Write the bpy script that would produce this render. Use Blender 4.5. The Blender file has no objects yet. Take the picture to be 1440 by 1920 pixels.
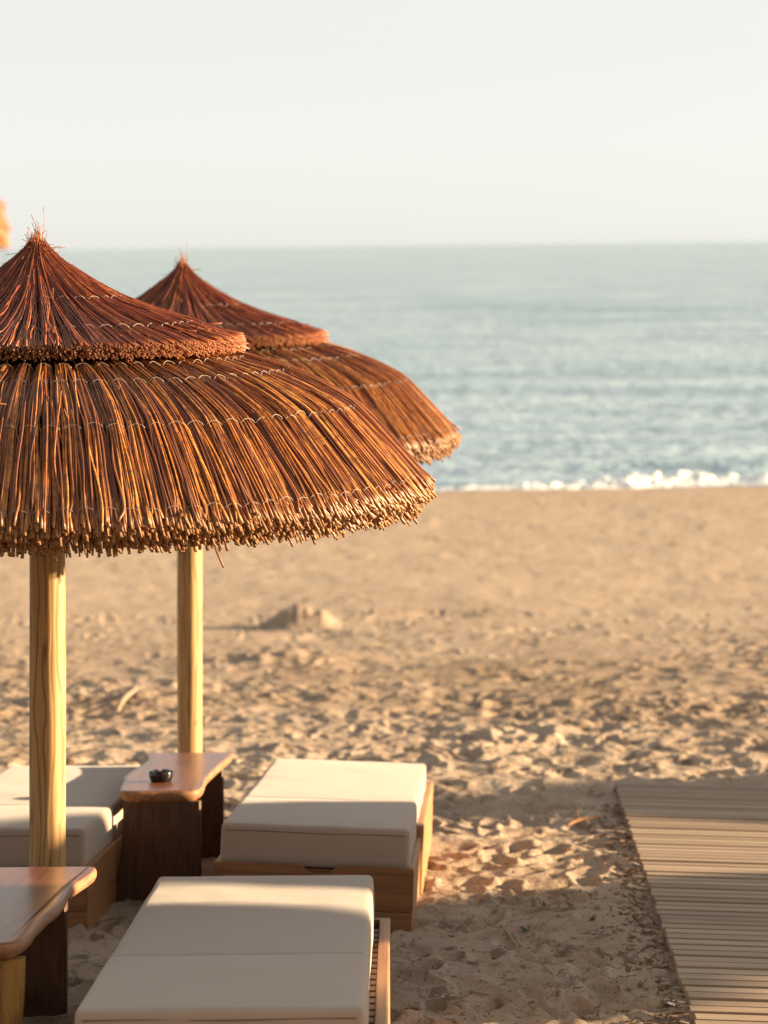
import bpy, bmesh, math, random
import numpy as np
from mathutils import Vector, Matrix, Euler
random.seed(7); rng = np.random.default_rng(11)
R = math.radians
scene = bpy.context.scene
col = scene.collection

# ---------------------------------------------------------------- camera, sky, sun, exposure
EYE = 1.65
cam_d = bpy.data.cameras.new('camera'); cam = bpy.data.objects.new('camera', cam_d); col.objects.link(cam)
cam_d.lens = 85; cam_d.sensor_width = 36; cam_d.clip_start = .1; cam_d.clip_end = 30000
cam_d.shift_y = -(960-460)/1920
cam.location = (0, 0, EYE)
cam.rotation_euler = (Matrix.Rotation(R(90), 3, 'X') @ Matrix.Rotation(R(-.63), 3, 'Z')).to_euler()
cam_d.dof.use_dof = True; cam_d.dof.focus_distance = 7.5; cam_d.dof.aperture_fstop = 3.3; cam_d.dof.aperture_blades = 0
scene.camera = cam

SUN_EL, SUN_AZ = 10.0, 5.0            # azimuth measured from +X towards +Y
w = bpy.data.worlds.new('World'); scene.world = w; w.use_nodes = True
nt = w.node_tree; nt.nodes.clear()
sky = nt.nodes.new('ShaderNodeTexSky'); sky.sky_type = 'NISHITA'; sky.sun_disc = False
sky.sun_elevation = R(SUN_EL); sky.sun_rotation = R(90-SUN_AZ)
sky.air_density = .7; sky.dust_density = .6; sky.ozone_density = .6; sky.altitude = 0
hs = nt.nodes.new('ShaderNodeHueSaturation'); hs.inputs['Saturation'].default_value = .18
gm = nt.nodes.new('ShaderNodeGamma'); gm.inputs['Gamma'].default_value = .30
mul = nt.nodes.new('ShaderNodeMix'); mul.data_type = 'RGBA'; mul.blend_type = 'MULTIPLY'; mul.inputs[0].default_value = 1
mul.inputs[7].default_value = (.995, .992, .945, 1)
bg = nt.nodes.new('ShaderNodeBackground'); bg.inputs['Strength'].default_value = .110
ow = nt.nodes.new('ShaderNodeOutputWorld')
nt.links.new(sky.outputs[0], hs.inputs['Color']); nt.links.new(hs.outputs[0], gm.inputs[0])
nt.links.new(gm.outputs[0], mul.inputs[6]); nt.links.new(mul.outputs[2], bg.inputs[0]); nt.links.new(bg.outputs[0], ow.inputs[0])
sd = bpy.data.lights.new('sun', 'SUN'); sd.energy = 4.2; sd.angle = R(.6); sd.color = (1, .745, .45)
sun = bpy.data.objects.new('sun', sd); col.objects.link(sun)
sv = Vector((math.cos(R(SUN_EL))*math.cos(R(SUN_AZ)), math.cos(R(SUN_EL))*math.sin(R(SUN_AZ)), math.sin(R(SUN_EL))))
sun.rotation_euler = sv.to_track_quat('Z', 'Y').to_euler()
scene.view_settings.view_transform = 'Standard'; scene.view_settings.look = 'None'
scene.view_settings.gamma = 1; scene.view_settings.exposure = 2.46

# ---------------------------------------------------------------- helpers: objects
def tag(o, label=None, cat=None, group=None, kind=None):
    if label: o['label'] = label
    if cat: o['category'] = cat
    if group: o['group'] = group
    if kind: o['kind'] = kind
    return o
def empty(name, loc, rot=(0,0,0)):
    o = bpy.data.objects.new(name, None); col.objects.link(o)
    o.location = loc; o.rotation_euler = rot; o.empty_display_size = .2
    return o
def link(name, me, mat=None, parent=None, mats=None):
    o = bpy.data.objects.new(name, me); col.objects.link(o)
    for m in (mats or ([mat] if mat else [])): me.materials.append(m)
    if parent: o.parent = parent
    return o
def mesh_np(name, V, polys, smooth=True, attrs=None, flat_mats=()):
    """polys: list of (int array (M,S), material index)"""
    me = bpy.data.meshes.new(name)
    V = np.asarray(V, np.float32)
    me.vertices.add(len(V)); me.vertices.foreach_set('co', V.ravel())
    loops = np.concatenate([p.ravel() for p, m in polys]).astype(np.int32)
    sizes = np.concatenate([np.full(len(p), p.shape[1]) for p, m in polys]).astype(np.int32)
    mi = np.concatenate([np.full(len(p), m) for p, m in polys]).astype(np.int32)
    starts = np.concatenate([[0], np.cumsum(sizes)[:-1]]).astype(np.int32)
    me.loops.add(len(loops)); me.loops.foreach_set('vertex_index', loops)
    me.polygons.add(len(sizes)); me.polygons.foreach_set('loop_start', starts); me.polygons.foreach_set('loop_total', sizes)
    me.polygons.foreach_set('material_index', mi)
    sm = np.full(len(sizes), smooth)
    for f in flat_mats: sm[mi == f] = False
    me.polygons.foreach_set('use_smooth', sm)
    for k, a in (attrs or {}).items():
        at = me.attributes.new(k, 'FLOAT', 'POINT'); at.data.foreach_set('value', np.asarray(a, np.float32).ravel())
    me.update(calc_edges=True); me.validate()
    return me
def tubes(P, Rad, ref, S=5, rnd=None, along=None, base=0):
    """P (N,K,3), Rad (N,K), ref (N,K,3) reference normal"""
    N, K, _ = P.shape
    T = np.gradient(P, axis=1); T /= np.linalg.norm(T, axis=2, keepdims=True)+1e-9
    n = ref - (ref*T).sum(2, keepdims=True)*T; n /= np.linalg.norm(n, axis=2, keepdims=True)+1e-9
    b = np.cross(T, n)
    a = np.arange(S)*2*math.pi/S
    V = P[:, :, None, :] + Rad[:, :, None, None]*(np.cos(a)[None,None,:,None]*n[:,:,None,:] + np.sin(a)[None,None,:,None]*b[:,:,None,:])
    idx = np.arange(N*K*S).reshape(N, K, S) + base
    A = idx[:, :-1, :]; B = idx[:, 1:, :]
    q = np.stack([A, np.roll(A, -1, 2), np.roll(B, -1, 2), B], -1).reshape(-1, 4)
    cap_end = idx[:, -1, :]; cap_start = idx[:, 0, ::-1]
    r = np.zeros((N,)) if rnd is None else rnd
    t = np.zeros((N, K)) if along is None else along
    at_r = np.broadcast_to(r[:, None, None], (N, K, S)); at_t = np.broadcast_to(t[:, :, None], (N, K, S))
    return V.reshape(-1, 3), q, cap_end, cap_start, at_r.ravel(), at_t.ravel()
def tube_mesh(name, sets, cap_mat=1):
    Vs, Q, C, A, B = [], [], [], [], []; base = 0
    Cd = {}
    for s in sets:
        V, q, ce, cs, r, t = tubes(base=base, **s)
        Vs.append(V); Q.append(q); A.append(r); B.append(t); base += len(V)
        Cd.setdefault(ce.shape[1], []).extend([ce, cs])
    polys = [(np.concatenate(Q), 0)] + [(np.concatenate(c), cap_mat) for c in Cd.values()]
    return mesh_np(name, np.concatenate(Vs), polys, attrs={'rnd': np.concatenate(A), 'along': np.concatenate(B)}, flat_mats=(cap_mat,) if cap_mat else ())
def box_bm(bm, x0, x1, y0, y1, z0, z1, bev=.004, seg=2):
    r = bmesh.ops.create_cube(bm, size=1)
    for v in r['verts']:
        v.co = Vector(((x0+x1)/2+v.co.x*(x1-x0), (y0+y1)/2+v.co.y*(y1-y0), (z0+z1)/2+v.co.z*(z1-z0)))
    es = list({e for v in r['verts'] for e in v.link_edges})
    if bev: bmesh.ops.bevel(bm, geom=es, offset=bev, segments=seg, profile=.6, affect='EDGES')
def bm_obj(name, bm, mat, parent=None, smooth=False):
    me = bpy.data.meshes.new(name); bm.to_mesh(me); bm.free()
    if smooth:
        for p in me.polygons: p.use_smooth = True
    return link(name, me, mat, parent)
def box_obj(name, dims, mat, parent, bev=.004):
    bm = bmesh.new(); box_bm(bm, *dims, bev=bev); return bm_obj(name, bm, mat, parent)

# numpy noise
def _hash(ix, iy, seed):
    h = (ix.astype(np.int64)*374761393 + iy.astype(np.int64)*668265263 + seed*974634777) & 0xffffffff
    h = ((h ^ (h >> 13))*1274126177) & 0xffffffff
    return ((h ^ (h >> 16)) & 0xffff)/65535.0
def vnoise(x, y, seed=0):
    ix = np.floor(x); iy = np.floor(y); fx = x-ix; fy = y-iy
    fx = fx*fx*fx*(fx*(fx*6-15)+10); fy = fy*fy*fy*(fy*(fy*6-15)+10)
    a = _hash(ix, iy, seed); b = _hash(ix+1, iy, seed); c = _hash(ix, iy+1, seed); d = _hash(ix+1, iy+1, seed)
    return (a+(b-a)*fx+(c-a)*fy+(a-b-c+d)*fx*fy)*2-1
def fbm(x, y, o=3, seed=0):
    s = 0; a = 1; t = 0
    for k in range(o):
        c, n = math.cos(k*1.3+.4), math.sin(k*1.3+.4)
        s = s+a*vnoise((c*x-n*y)*2**k, (n*x+c*y)*2**k, seed+k*17); t += a; a *= .5
    return s/t
def sstep(a, b, x):
    t = np.clip((x-a)/(b-a), 0, 1); return t*t*(3-2*t)

# ---------------------------------------------------------------- helpers: materials
def new_mat(name):
    m = bpy.data.materials.new(name); m.use_nodes = True
    t = m.node_tree; b = t.nodes['Principled BSDF']
    return m, t, b
def N(t, typ, **kw):
    n = t.nodes.new(typ)
    for k, v in kw.items():
        if k in ('operation', 'data_type', 'blend_type', 'attribute_name', 'wave_type', 'bands_direction', 'rings_direction', 'feature', 'noise_dimensions'): setattr(n, k, v)
        else: n.inputs[k].default_value = v
    return n
def ramp(t, src, stops):
    r = t.nodes.new('ShaderNodeValToRGB'); e = r.color_ramp.elements
    while len(e) < len(stops): e.new(.5)
    for i, (p, c) in enumerate(stops):
        e[i].position = p; e[i].color = (*c, 1) if len(c) == 3 else c
    t.links.new(src, r.inputs[0]); return r.outputs[0]
def coords(t, kind='Object', scale=(1,1,1), rot=(0,0,0)):
    tc = t.nodes.new('ShaderNodeTexCoord'); mp = t.nodes.new('ShaderNodeMapping')
    mp.inputs['Scale'].default_value = scale; mp.inputs['Rotation'].default_value = rot
    t.links.new(tc.outputs[kind], mp.inputs[0]); return mp.outputs[0]
def noise(t, vec, scale, detail=3, rough=.55, dist=0):
    n = N(t, 'ShaderNodeTexNoise', Scale=scale, Detail=detail, Roughness=rough, Distortion=dist)
    t.links.new(vec, n.inputs['Vector']); return n.outputs[0]
def mixc(t, fac, a, b, mode='MIX'):
    m = t.nodes.new('ShaderNodeMix'); m.data_type = 'RGBA'; m.blend_type = mode
    for s, v in ((0, fac), (6, a), (7, b)):
        if hasattr(v, 'links') or isinstance(v, bpy.types.NodeSocket): t.links.new(v, m.inputs[s])
        else: m.inputs[s].default_value = v if s == 0 else (*v, 1)
    return m.outputs[2]
def math_n(t, op, a, b=None, clamp=False):
    m = t.nodes.new('ShaderNodeMath'); m.operation = op; m.use_clamp = clamp
    for i, v in enumerate((a, b)):
        if v is None: continue
        if isinstance(v, bpy.types.NodeSocket): t.links.new(v, m.inputs[i])
        else: m.inputs[i].default_value = v
    return m.outputs[0]
def bump(t, b, h, strength=.3, dist=.01):
    n = N(t, 'ShaderNodeBump', Strength=strength, Distance=dist)
    t.links.new(h, n.inputs['Height']); t.links.new(n.outputs[0], b.inputs['Normal'])

def mat_sand():
    m, t, b = new_mat('dry_sand')
    v = coords(t)
    big = noise(t, v, .35, 4); mid = noise(t, v, 3.5, 4, .6); fine = noise(t, v, 60, 4, .7)
    c = ramp(t, mid, [(.3, (.28,.203,.145)), (.55, (.355,.272,.203)), (.75, (.425,.338,.26))])
    c = mixc(t, ramp(t, big, [(.42, (0,0,0)), (.62, (1,1,1))]), c, mixc(t, .5, c, (.27,.185,.115)))
    c = mixc(t, ramp(t, fine, [(.35, (.85,.85,.85)), (.43, (0,0,0))]), c, (.10,.065,.045))
    # damp belt in the middle distance, by position on the beach; the heap's painted shade too
    a = N(t, 'ShaderNodeAttribute', attribute_name='damp_shade')
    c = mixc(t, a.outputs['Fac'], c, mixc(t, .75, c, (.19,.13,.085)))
    a2 = N(t, 'ShaderNodeAttribute', attribute_name='smooth_zone')
    c = mixc(t, a2.outputs['Fac'], c, mixc(t, .8, c, (.375,.285,.21)))
    vs = coords(t, scale=(1, .8, 1))
    sp = ramp(t, noise(t, vs, 7, 5, .72), [(.56, (0,0,0)), (.62, (.75,.75,.75))])
    c = mixc(t, sp, c, (.12,.075,.045))
    t.links.new(c, b.inputs['Base Color']); b.inputs['Roughness'].default_value = .95
    b.inputs['Specular IOR Level'].default_value = .15
    h = math_n(t, 'ADD', noise(t, v, 220, 3, .7), math_n(t, 'MULTIPLY', noise(t, v, 30, 3, .6), 2.2))
    bump(t, b, h, .75, .007)
    return m
def mat_sea():
    m, t, b = new_mat('sea_water')
    v1 = coords(t, scale=(.22, 1, 1)); v2 = coords(t, scale=(.5, 1, 1)); v3 = coords(t, scale=(.03, .20, 1))
    n1 = noise(t, v1, .55, 5, .6); n2 = noise(t, v2, 2.6, 4, .6); n3 = noise(t, v3, 1.0, 6, .68)
    c = ramp(t, n3, [(.32, (.165,.258,.33)), (.5, (.31,.415,.488)), (.66, (.46,.55,.612))])
    t.links.new(c, b.inputs['Base Color'])
    b.inputs['Roughness'].default_value = .36; b.inputs['Specular IOR Level'].default_value = .5; b.inputs['IOR'].default_value = 1.33
    h = math_n(t, 'ADD', math_n(t, 'MULTIPLY', n1, 1.0), math_n(t, 'MULTIPLY', n2, .25))
    bump(t, b, h, 1.0, 1.3)
    return m
def mat_foam():
    m, t, b = new_mat('foam'); b.inputs['Base Color'].default_value = (.74,.74,.72,1); b.inputs['Roughness'].default_value = .55
    v = coords(t); bump(t, b, noise(t, v, 9, 4, .7), .8, .05)
    return m
def mat_fabric():
    m, t, b = new_mat('taupe_canvas')
    v = coords(t); vf = coords(t, scale=(1, 1, 1))
    c = mixc(t, noise(t, v, 3, 3), (.340,.262,.208), (.370,.288,.230))
    w1 = N(t, 'ShaderNodeTexWave', Scale=260, bands_direction='X'); w2 = N(t, 'ShaderNodeTexWave', Scale=260, bands_direction='Y')
    t.links.new(vf, w1.inputs[0]); t.links.new(vf, w2.inputs[0])
    wv = math_n(t, 'MULTIPLY', w1.outputs['Fac'], w2.outputs['Fac'])
    c = mixc(t, math_n(t, 'MULTIPLY', noise(t, v, 420, 2), .35), c, (.20,.16,.13))
    t.links.new(c, b.inputs['Base Color']); b.inputs['Roughness'].default_value = .85
    b.inputs['Sheen Weight'].default_value = .15; b.inputs['Specular IOR Level'].default_value = .25
    h = math_n(t, 'ADD', math_n(t, 'MULTIPLY', wv, .06), math_n(t, 'MULTIPLY', noise(t, v, 5, 3, .5), 2.0))
    bump(t, b, h, .25, .004)
    return m
def mat_wood(name, a, bcol, dark, axis='Y', rough=.45, ring=9, stretch=.06, spec=.4, bumps=.25, coat=0):
    m, t, b = new_mat(name)
    s = [1, 1, 1]; s['XYZ'.index(axis)] = stretch
    v = coords(t, scale=s)
    n1 = noise(t, v, ring, 4, .6, .8); n2 = noise(t, v, ring*7, 4, .65); n3 = noise(t, coords(t), 2.2, 2)
    c = ramp(t, n1, [(.3, a), (.52, bcol), (.72, a)])
    c = mixc(t, ramp(t, n2, [(.35, (.75,.75,.75)), (.55, (0,0,0))]), c, dark)
    c = mixc(t, math_n(t, 'MULTIPLY', n3, .35), c, bcol)
    t.links.new(c, b.inputs['Base Color']); b.inputs['Roughness'].default_value = rough
    b.inputs['Specular IOR Level'].default_value = spec; b.inputs['Coat Weight'].default_value = coat
    b.inputs['Coat Roughness'].default_value = .24
    bump(t, b, n2, bumps, .002)
    return m
def mat_pole():
    m, t, b = new_mat('peeled_pine')
    v = coords(t, scale=(1, 1, .12)); vk = coords(t, scale=(1, 1, .8))
    w = N(t, 'ShaderNodeTexWave', Scale=13, Distortion=11, Detail=2.2, wave_type='BANDS', bands_direction='X'); w.inputs['Detail Scale'].default_value = 1.3
    t.links.new(v, w.inputs[0])
    c = ramp(t, w.outputs['Fac'], [(0, (.22,.115,.04)), (.18, (.38,.225,.09)), (.6, (.47,.295,.13)), (1, (.42,.26,.105))])
    c = mixc(t, ramp(t, noise(t, coords(t, scale=(1,1,.05)), 60, 3), [(.35, (.5,.5,.5)), (.6, (0,0,0))]), c, (.27,.165,.065))
    vo = N(t, 'ShaderNodeTexVoronoi', Scale=4.6); t.links.new(vk, vo.inputs['Vector'])
    c = mixc(t, ramp(t, vo.outputs['Distance'], [(.04, (1,1,1)), (.10, (0,0,0))]), c, (.16,.075,.03))
    t.links.new(c, b.inputs['Base Color']); b.inputs['Roughness'].default_value = .6; b.inputs['Specular IOR Level'].default_value = .3
    bump(t, b, w.outputs['Fac'], .12, .003)
    return m
def mat_reed(name, cols, rough=.38, tipc=(.52,.34,.17)):
    m, t, b = new_mat(name)
    a = N(t, 'ShaderNodeAttribute', attribute_name='rnd'); al = N(t, 'ShaderNodeAttribute', attribute_name='along')
    c = ramp(t, a.outputs['Fac'], cols)
    n = noise(t, coords(t), 38, 3, .6)
    c = mixc(t, ramp(t, n, [(.38, (.7,.7,.7)), (.56, (0,0,0))]), c, (.10,.028,.018))
    c = mixc(t, ramp(t, al.outputs['Fac'], [(.0, (0,0,0)), (.80, (.08,.08,.08)), (.965, (.28,.28,.28)), (1, (.9,.9,.9))]), c, tipc)
    t.links.new(c, b.inputs['Base Color']); b.inputs['Roughness'].default_value = rough; b.inputs['Specular IOR Level'].default_value = .36
    return m
def mat_plain(name, c, rough=.5, metal=0, spec=.5, var=None):
    m, t, b = new_mat(name)
    if var: t.links.new(mixc(t, noise(t, coords(t), var[1], 4, .6), c, var[0]), b.inputs['Base Color'])
    else: t.links.new(mixc(t, noise(t, coords(t), 30, 3), c, tuple(x*.8 for x in c)), b.inputs['Base Color'])
    b.inputs['Roughness'].default_value = rough; b.inputs['Metallic'].default_value = metal; b.inputs['Specular IOR Level'].default_value = spec
    return m
def mat_boards():
    m, t, b = new_mat('weathered_decking')
    a = N(t, 'ShaderNodeAttribute', attribute_name='rnd')
    v = coords(t, scale=(.05, 1, 1))
    c = ramp(t, a.outputs['Fac'], [(0, (.215,.148,.10)), (.5, (.29,.205,.14)), (1, (.355,.26,.18))])
    c = mixc(t, ramp(t, noise(t, v, 60, 4, .65), [(.3, (.55,.55,.55)), (.5, (0,0,0))]), c, (.13,.10,.075))
    c = mixc(t, ramp(t, noise(t, coords(t), 5, 3), [(.5, (0,0,0)), (.75, (.5,.5,.5))]), c, (.30,.225,.15))
    t.links.new(c, b.inputs['Base Color']); b.inputs['Roughness'].default_value = .8; b.inputs['Specular IOR Level'].default_value = .25
    bump(t, b, noise(t, v, 70, 4, .7), .5, .004)
    return m

M = dict(
    sand=mat_sand(), sea=mat_sea(), foam=mat_foam(), fabric=mat_fabric(), pole=mat_pole(), boards=mat_boards(),
    teak=mat_wood('oiled_teak', (.27,.125,.047), (.34,.17,.07), (.17,.075,.028), 'Y', .5, 7, .05),
    teakx=mat_wood('oiled_teak_cross', (.17,.07,.026), (.22,.095,.037), (.10,.04,.016), 'X', .5, 7, .05),
    slab=mat_wood('polished_redwood_slab', (.13,.038,.017), (.21,.066,.028), (.055,.018,.010), 'Y', .40, 6, .10, .5, .25, .38),
    slabedge=mat_wood('waxed_live_edge', (.22,.10,.045), (.30,.145,.07), (.11,.045,.02), 'Y', .62, 8, .10, .3),
    slableg=mat_wood('dark_slab_leg', (.055,.020,.009), (.095,.038,.016), (.022,.010,.006), 'Z', .5, 9, .12),
    yellowleg=mat_wood('yellow_grained_leg', (.25,.12,.025), (.32,.165,.038), (.05,.026,.012), 'Z', .5, 6, .16),
    reed=mat_reed('willow_reed', [(0,(.045,.012,.009)), (.3,(.14,.034,.010)), (.55,(.33,.110,.018)), (.8,(.53,.215,.040)), (1,(.64,.33,.085))], .42, (.26,.125,.05)),
    reedup=mat_reed('red_willow_reed', [(0,(.05,.011,.008)), (.35,(.17,.032,.012)), (.65,(.32,.070,.018)), (.88,(.44,.14,.032)), (1,(.58,.31,.11))], .42, (.28,.09,.035)),
    cut=mat_plain('cut_reed_end', (.23,.125,.058), .8, 0, .2, ((.075,.035,.016), 60)),
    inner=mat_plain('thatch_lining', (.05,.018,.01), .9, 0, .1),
    wire=mat_plain('galvanised_wire', (.42,.39,.35), .55, .4),
    black=mat_plain('black_ceramic', (.012,.010,.010), .12),
    drift=mat_plain('driftwood', (.32,.24,.165), .85, 0, .2, ((.22,.155,.10), 20)),
    redstick=mat_plain('reddish_dry_wood', (.24,.12,.06), .8, 0, .2, ((.16,.08,.04), 25)),
    litter=mat_plain('dry_seaweed', (.10,.055,.03), .9, 0, .2, ((.22,.12,.055), 40)),
    shell=mat_plain('white_shell', (.8,.78,.74), .4),
    stitch=mat_plain('seam_thread', (.10,.06,.045), .8),
    leaf=mat_plain('green_leaf', (.035,.07,.015), .5),
)

# ---------------------------------------------------------------- terrain
SEA_Z = -3.1; SHORE = 46.6
def base_z(y):
    y = np.asarray(y, float)
    z = -.1*np.maximum(y, -2)+9.5*sstep(-5, -26, y)  # unseen dune behind the camera, added to block low sky and bounce warm light
    t = np.clip((y-23)/(SHORE-23), 0, 1); L = SHORE-23
    h = (2*t**3-3*t**2+1)*(-2.3)+(t**3-2*t**2+t)*(-.1*L)+(-2*t**3+3*t**2)*SEA_Z+(t**3-t**2)*(-.02*L)
    z = np.where(y > 23, h, z)
    return np.where(y > SHORE, SEA_Z-(y-SHORE)*.06, z)
def ground_at(px, py):
    """the beach point that the photo shows at this pixel (used once, to measure where things lie)"""
    a = R(.63); dx, dy = px-720, py-460
    X = (dx*math.cos(a)-dy*math.sin(a))/4533; Z = (dx*math.sin(a)+dy*math.cos(a))/4533
    d = np.linspace(4, 46, 8000); f = (EYE-base_z(d))-Z*d
    D = d[np.argmax(f < 0)]
    return X*D, D, float(base_z(D))
prints = []
pr = random.Random(3)
for i in range(6500):
    y = 5+ (pr.random()**.8)*24; x = (pr.random()*2-1)*(1.2+y*.26)+.3
    if y > 11 and pr.random() < min(.72, (y-11)/8): continue
    prints.append((x, y, pr.uniform(0, math.pi), pr.uniform(.07, .15), pr.uniform(.035, .06), pr.uniform(.010, .030)))
mx, my, mz = ground_at(560, 1172)
def build_ground():
    rows = [-60, -30, -26, -23, -20, -17, -14, -11, -8, -6.5, -5, -3.5, -2, 0, 1.5, 3, 4.2, 5.2, 6.0]
    y = 6.6
    while y < 27: rows.append(y); y += .0019*y
    while y < 56: rows.append(y); y += .004*y
    rows = np.array(rows)
    u = np.concatenate([np.linspace(-1, 1, 761)])
    ext = np.array([1.15, 1.4, 1.8, 2.5, 4, 7, 14, 30, 70])
    X = []
    half = .19*np.maximum(rows, 6)+.15
    dense = half[:, None]*u[None, :]+ .02*rows[:, None]
    left = (dense[:, :1] - half[:, None]*(ext[::-1]-1)[None, :]); right = dense[:, -1:] + half[:, None]*(ext-1)[None, :]
    X = np.concatenate([left, dense, right], 1)
    Y = np.broadcast_to(rows[:, None], X.shape).copy()
    Z = base_z(Y)
    rough = 1-sstep(18, 31, Y+2.5*vnoise(X*.5, Y*.25, 5)); near = 1-sstep(11, 16, Y)
    inside = (np.abs(X) < 12)
    rel = .032*fbm(X/.85, Y/.50, 3, 1) + .009*fbm(X/.24, Y/.20, 2, 9)*(1+.8*sstep(12,15,Y)) + .0065*fbm(X/.075, Y/.075, 3, 23)
    rid = .016*(1-np.abs(fbm(X/.33, Y/.40, 2, 31))*2.6)*(.25+.75*sstep(11, 15, Y))
    Z = Z + rel*(.14+.86*rough)*(1-.35*sstep(11,22,Y)) + rid*rough*(1-.3*sstep(11,18,Y))
    Z = Z + rough*(1-near)*.054*(1-.35*sstep(15, 24, Y))*fbm(X/.17, Y/.26, 4, 77)*(.35+.65*sstep(-.3,.5,vnoise(X*.8, Y*.5, 78))) + .03*fbm(X/4, Y/4, 2, 41)*sstep(12, 16, Y)
    xe = .907+(Y-7.285)*.056
    onw = sstep(xe-.16, xe+.02, X)*(1-sstep(3.2, 4.2, X))*(1-sstep(12.85, 13.05, Y))
    Z = Z*(1-onw)+onw*(base_z(Y)-.012-.027*(X-xe)-.022*sstep(xe+.02, xe+.06, X)+(Z-base_z(Y))*.18)
    far_z = sstep(24, 30, Y)*(1-sstep(43, 46, Y)); Z = Z + far_z*(.022*fbm(X/.7, Y/.9, 4, 55)+.03*np.maximum(0, fbm(X/.35, Y/.5, 2, 57)-.35))
    for (cx, cy, a, la, lb, dp) in prints:
        i0, i1 = np.searchsorted(rows, [cy-.3, cy+.3])
        if i1-i0 < 2: continue
        xs = X[i0]; j0, j1 = np.searchsorted(xs, [cx-.35, cx+.35])
        if j1-j0 < 2: continue
        dx = X[i0:i1, j0:j1]-cx; dy = Y[i0:i1, j0:j1]-cy
        ca, sa = math.cos(a), math.sin(a)
        r = np.sqrt(((dx*ca+dy*sa)/la)**2+((-dx*sa+dy*ca)/lb)**2)
        if cx > .85+(cy-7.3)*.056 and cy < 13.2: dp *= .1
        Z[i0:i1, j0:j1] += -dp*np.exp(-(r**2)*1.3)*1.0 + dp*.45*np.exp(-((r-1.45)/.35)**2)
    # little sand heap and scraped hollows in the middle distance
    r = np.sqrt(((X-mx)/.50)**2+((Y-my)/.36)**2); Z += .29*np.maximum(0, 1-r)**.8 * (1+.25*fbm(X/.12, Y/.2, 2, 3))
    for (px_, py_, a_, b_, d_) in ((520, 1240, .75, .9, .10), (705, 1252, .28, .3, -.09), (880, 1300, .3, .3, -.06), (1010, 1180, .5, .4, -.05), (820, 1152, .5, .4, -.06), (600, 1190, .5, .35, -.05)):
        gx, gy, _ = ground_at(px_, py_)
        Z += d_*np.exp(-(((X-gx)/a_)**2+((Y-gy)/b_)**2))*(1+.6*fbm(X/.2, Y/.3, 2, 13))
    damp_shade = sstep(14, 19, Y+1.5*vnoise(X*.3, Y*.3, 8))*(1-sstep(25, 30, Y+2*vnoise(X*.25, Y*.2, 12)))*(.55+.45*vnoise(X*1.3, Y*.8, 19))
    damp_shade = np.clip(damp_shade, 0, 1); damp_shade = np.maximum(damp_shade, .85*sstep(44.6, 46.2, Y+.5*vnoise(X*.4, Y*0, 3)))
    smz = sstep(22, 33, Y+3*vnoise(X*.4, Y*.2, 71))
    damp_shade = np.maximum(damp_shade, np.exp(-(((X-mx+.1)/.65)**2+((Y-my)/.7)**2)**2)*1.5).clip(0, 1)  # sand heap's shade put into the colour here, along with its damp grey
    H, W = X.shape
    V = np.stack([X, Y, Z], -1).reshape(-1, 3)
    idx = np.arange(H*W).reshape(H, W)
    q = np.stack([idx[:-1, :-1], idx[:-1, 1:], idx[1:, 1:], idx[1:, :-1]], -1).reshape(-1, 4)
    me = mesh_np('beach_sand', V, [(q, 0)], attrs={'damp_shade': damp_shade, 'smooth_zone': smz})
    o = link('beach_sand', me, M['sand']); tag(o, kind='structure')
    return rows, X, Z
G_ROWS, G_X, G_Z = build_ground()
def gz(x, y):
    i = min(max(int(np.searchsorted(G_ROWS, y)), 1), len(G_ROWS)-1)
    return float(np.interp(x, G_X[i], G_Z[i]))

# ---------------------------------------------------------------- sea and foam
def build_sea():
    rows = [44.0]
    while rows[-1] < 330: rows.append(rows[-1]*1.0042)
    rows += [400, 520, 700, 1000, 1600, 2600, 4500, 8000, 14000, 22000]
    rows = np.array(rows); u = np.linspace(-1, 1, 321)
    ext = np.array([1.2, 1.6, 2.4, 4, 8, 16])
    half = .20*rows+1
    dn = half[:, None]*u[None]; X = np.concatenate([dn[:, :1]-half[:, None]*(ext[::-1]-1), dn, dn[:, -1:]+half[:, None]*(ext-1)], 1)
    Y = np.broadcast_to(rows[:, None], X.shape).copy()
    fade = sstep(46, 58, Y)*(1-sstep(240, 330, Y))
    warp = 3*vnoise(X*.03, Y*.03, 2)
    Z = np.zeros_like(X)
    Z += .085*fbm(X/11, (Y+warp)/3.4, 3, 4)*fade + .045*fbm(X/3.2, Y/1.2, 3, 14)*fade
    Z += .10*fbm(X/30, (Y+warp)/8, 2, 44)*fade
    for (yc, amp, wd, sd) in ((50.2, .16, .55, 6), (56, .12, .9, 7), (64, .10, 1.3, 8)):
        Z += amp*(.55+.7*vnoise(X*.13, Y*0, sd))*np.exp(-((Y-yc-1.0*vnoise(X*.11, Y*0, sd+3))/wd)**2)
    Z = Z + SEA_Z - .012*(1-sstep(46, 47.5, Y))
    H, W = X.shape; V = np.stack([X, Y, Z], -1).reshape(-1, 3); idx = np.arange(H*W).reshape(H, W)
    q = np.stack([idx[:-1, :-1], idx[:-1, 1:], idx[1:, 1:], idx[1:, :-1]], -1).reshape(-1, 4)
    o = link('sea', mesh_np('sea', V, [(q, 0)]), M['sea']); tag(o, kind='structure')
build_sea()
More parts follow.
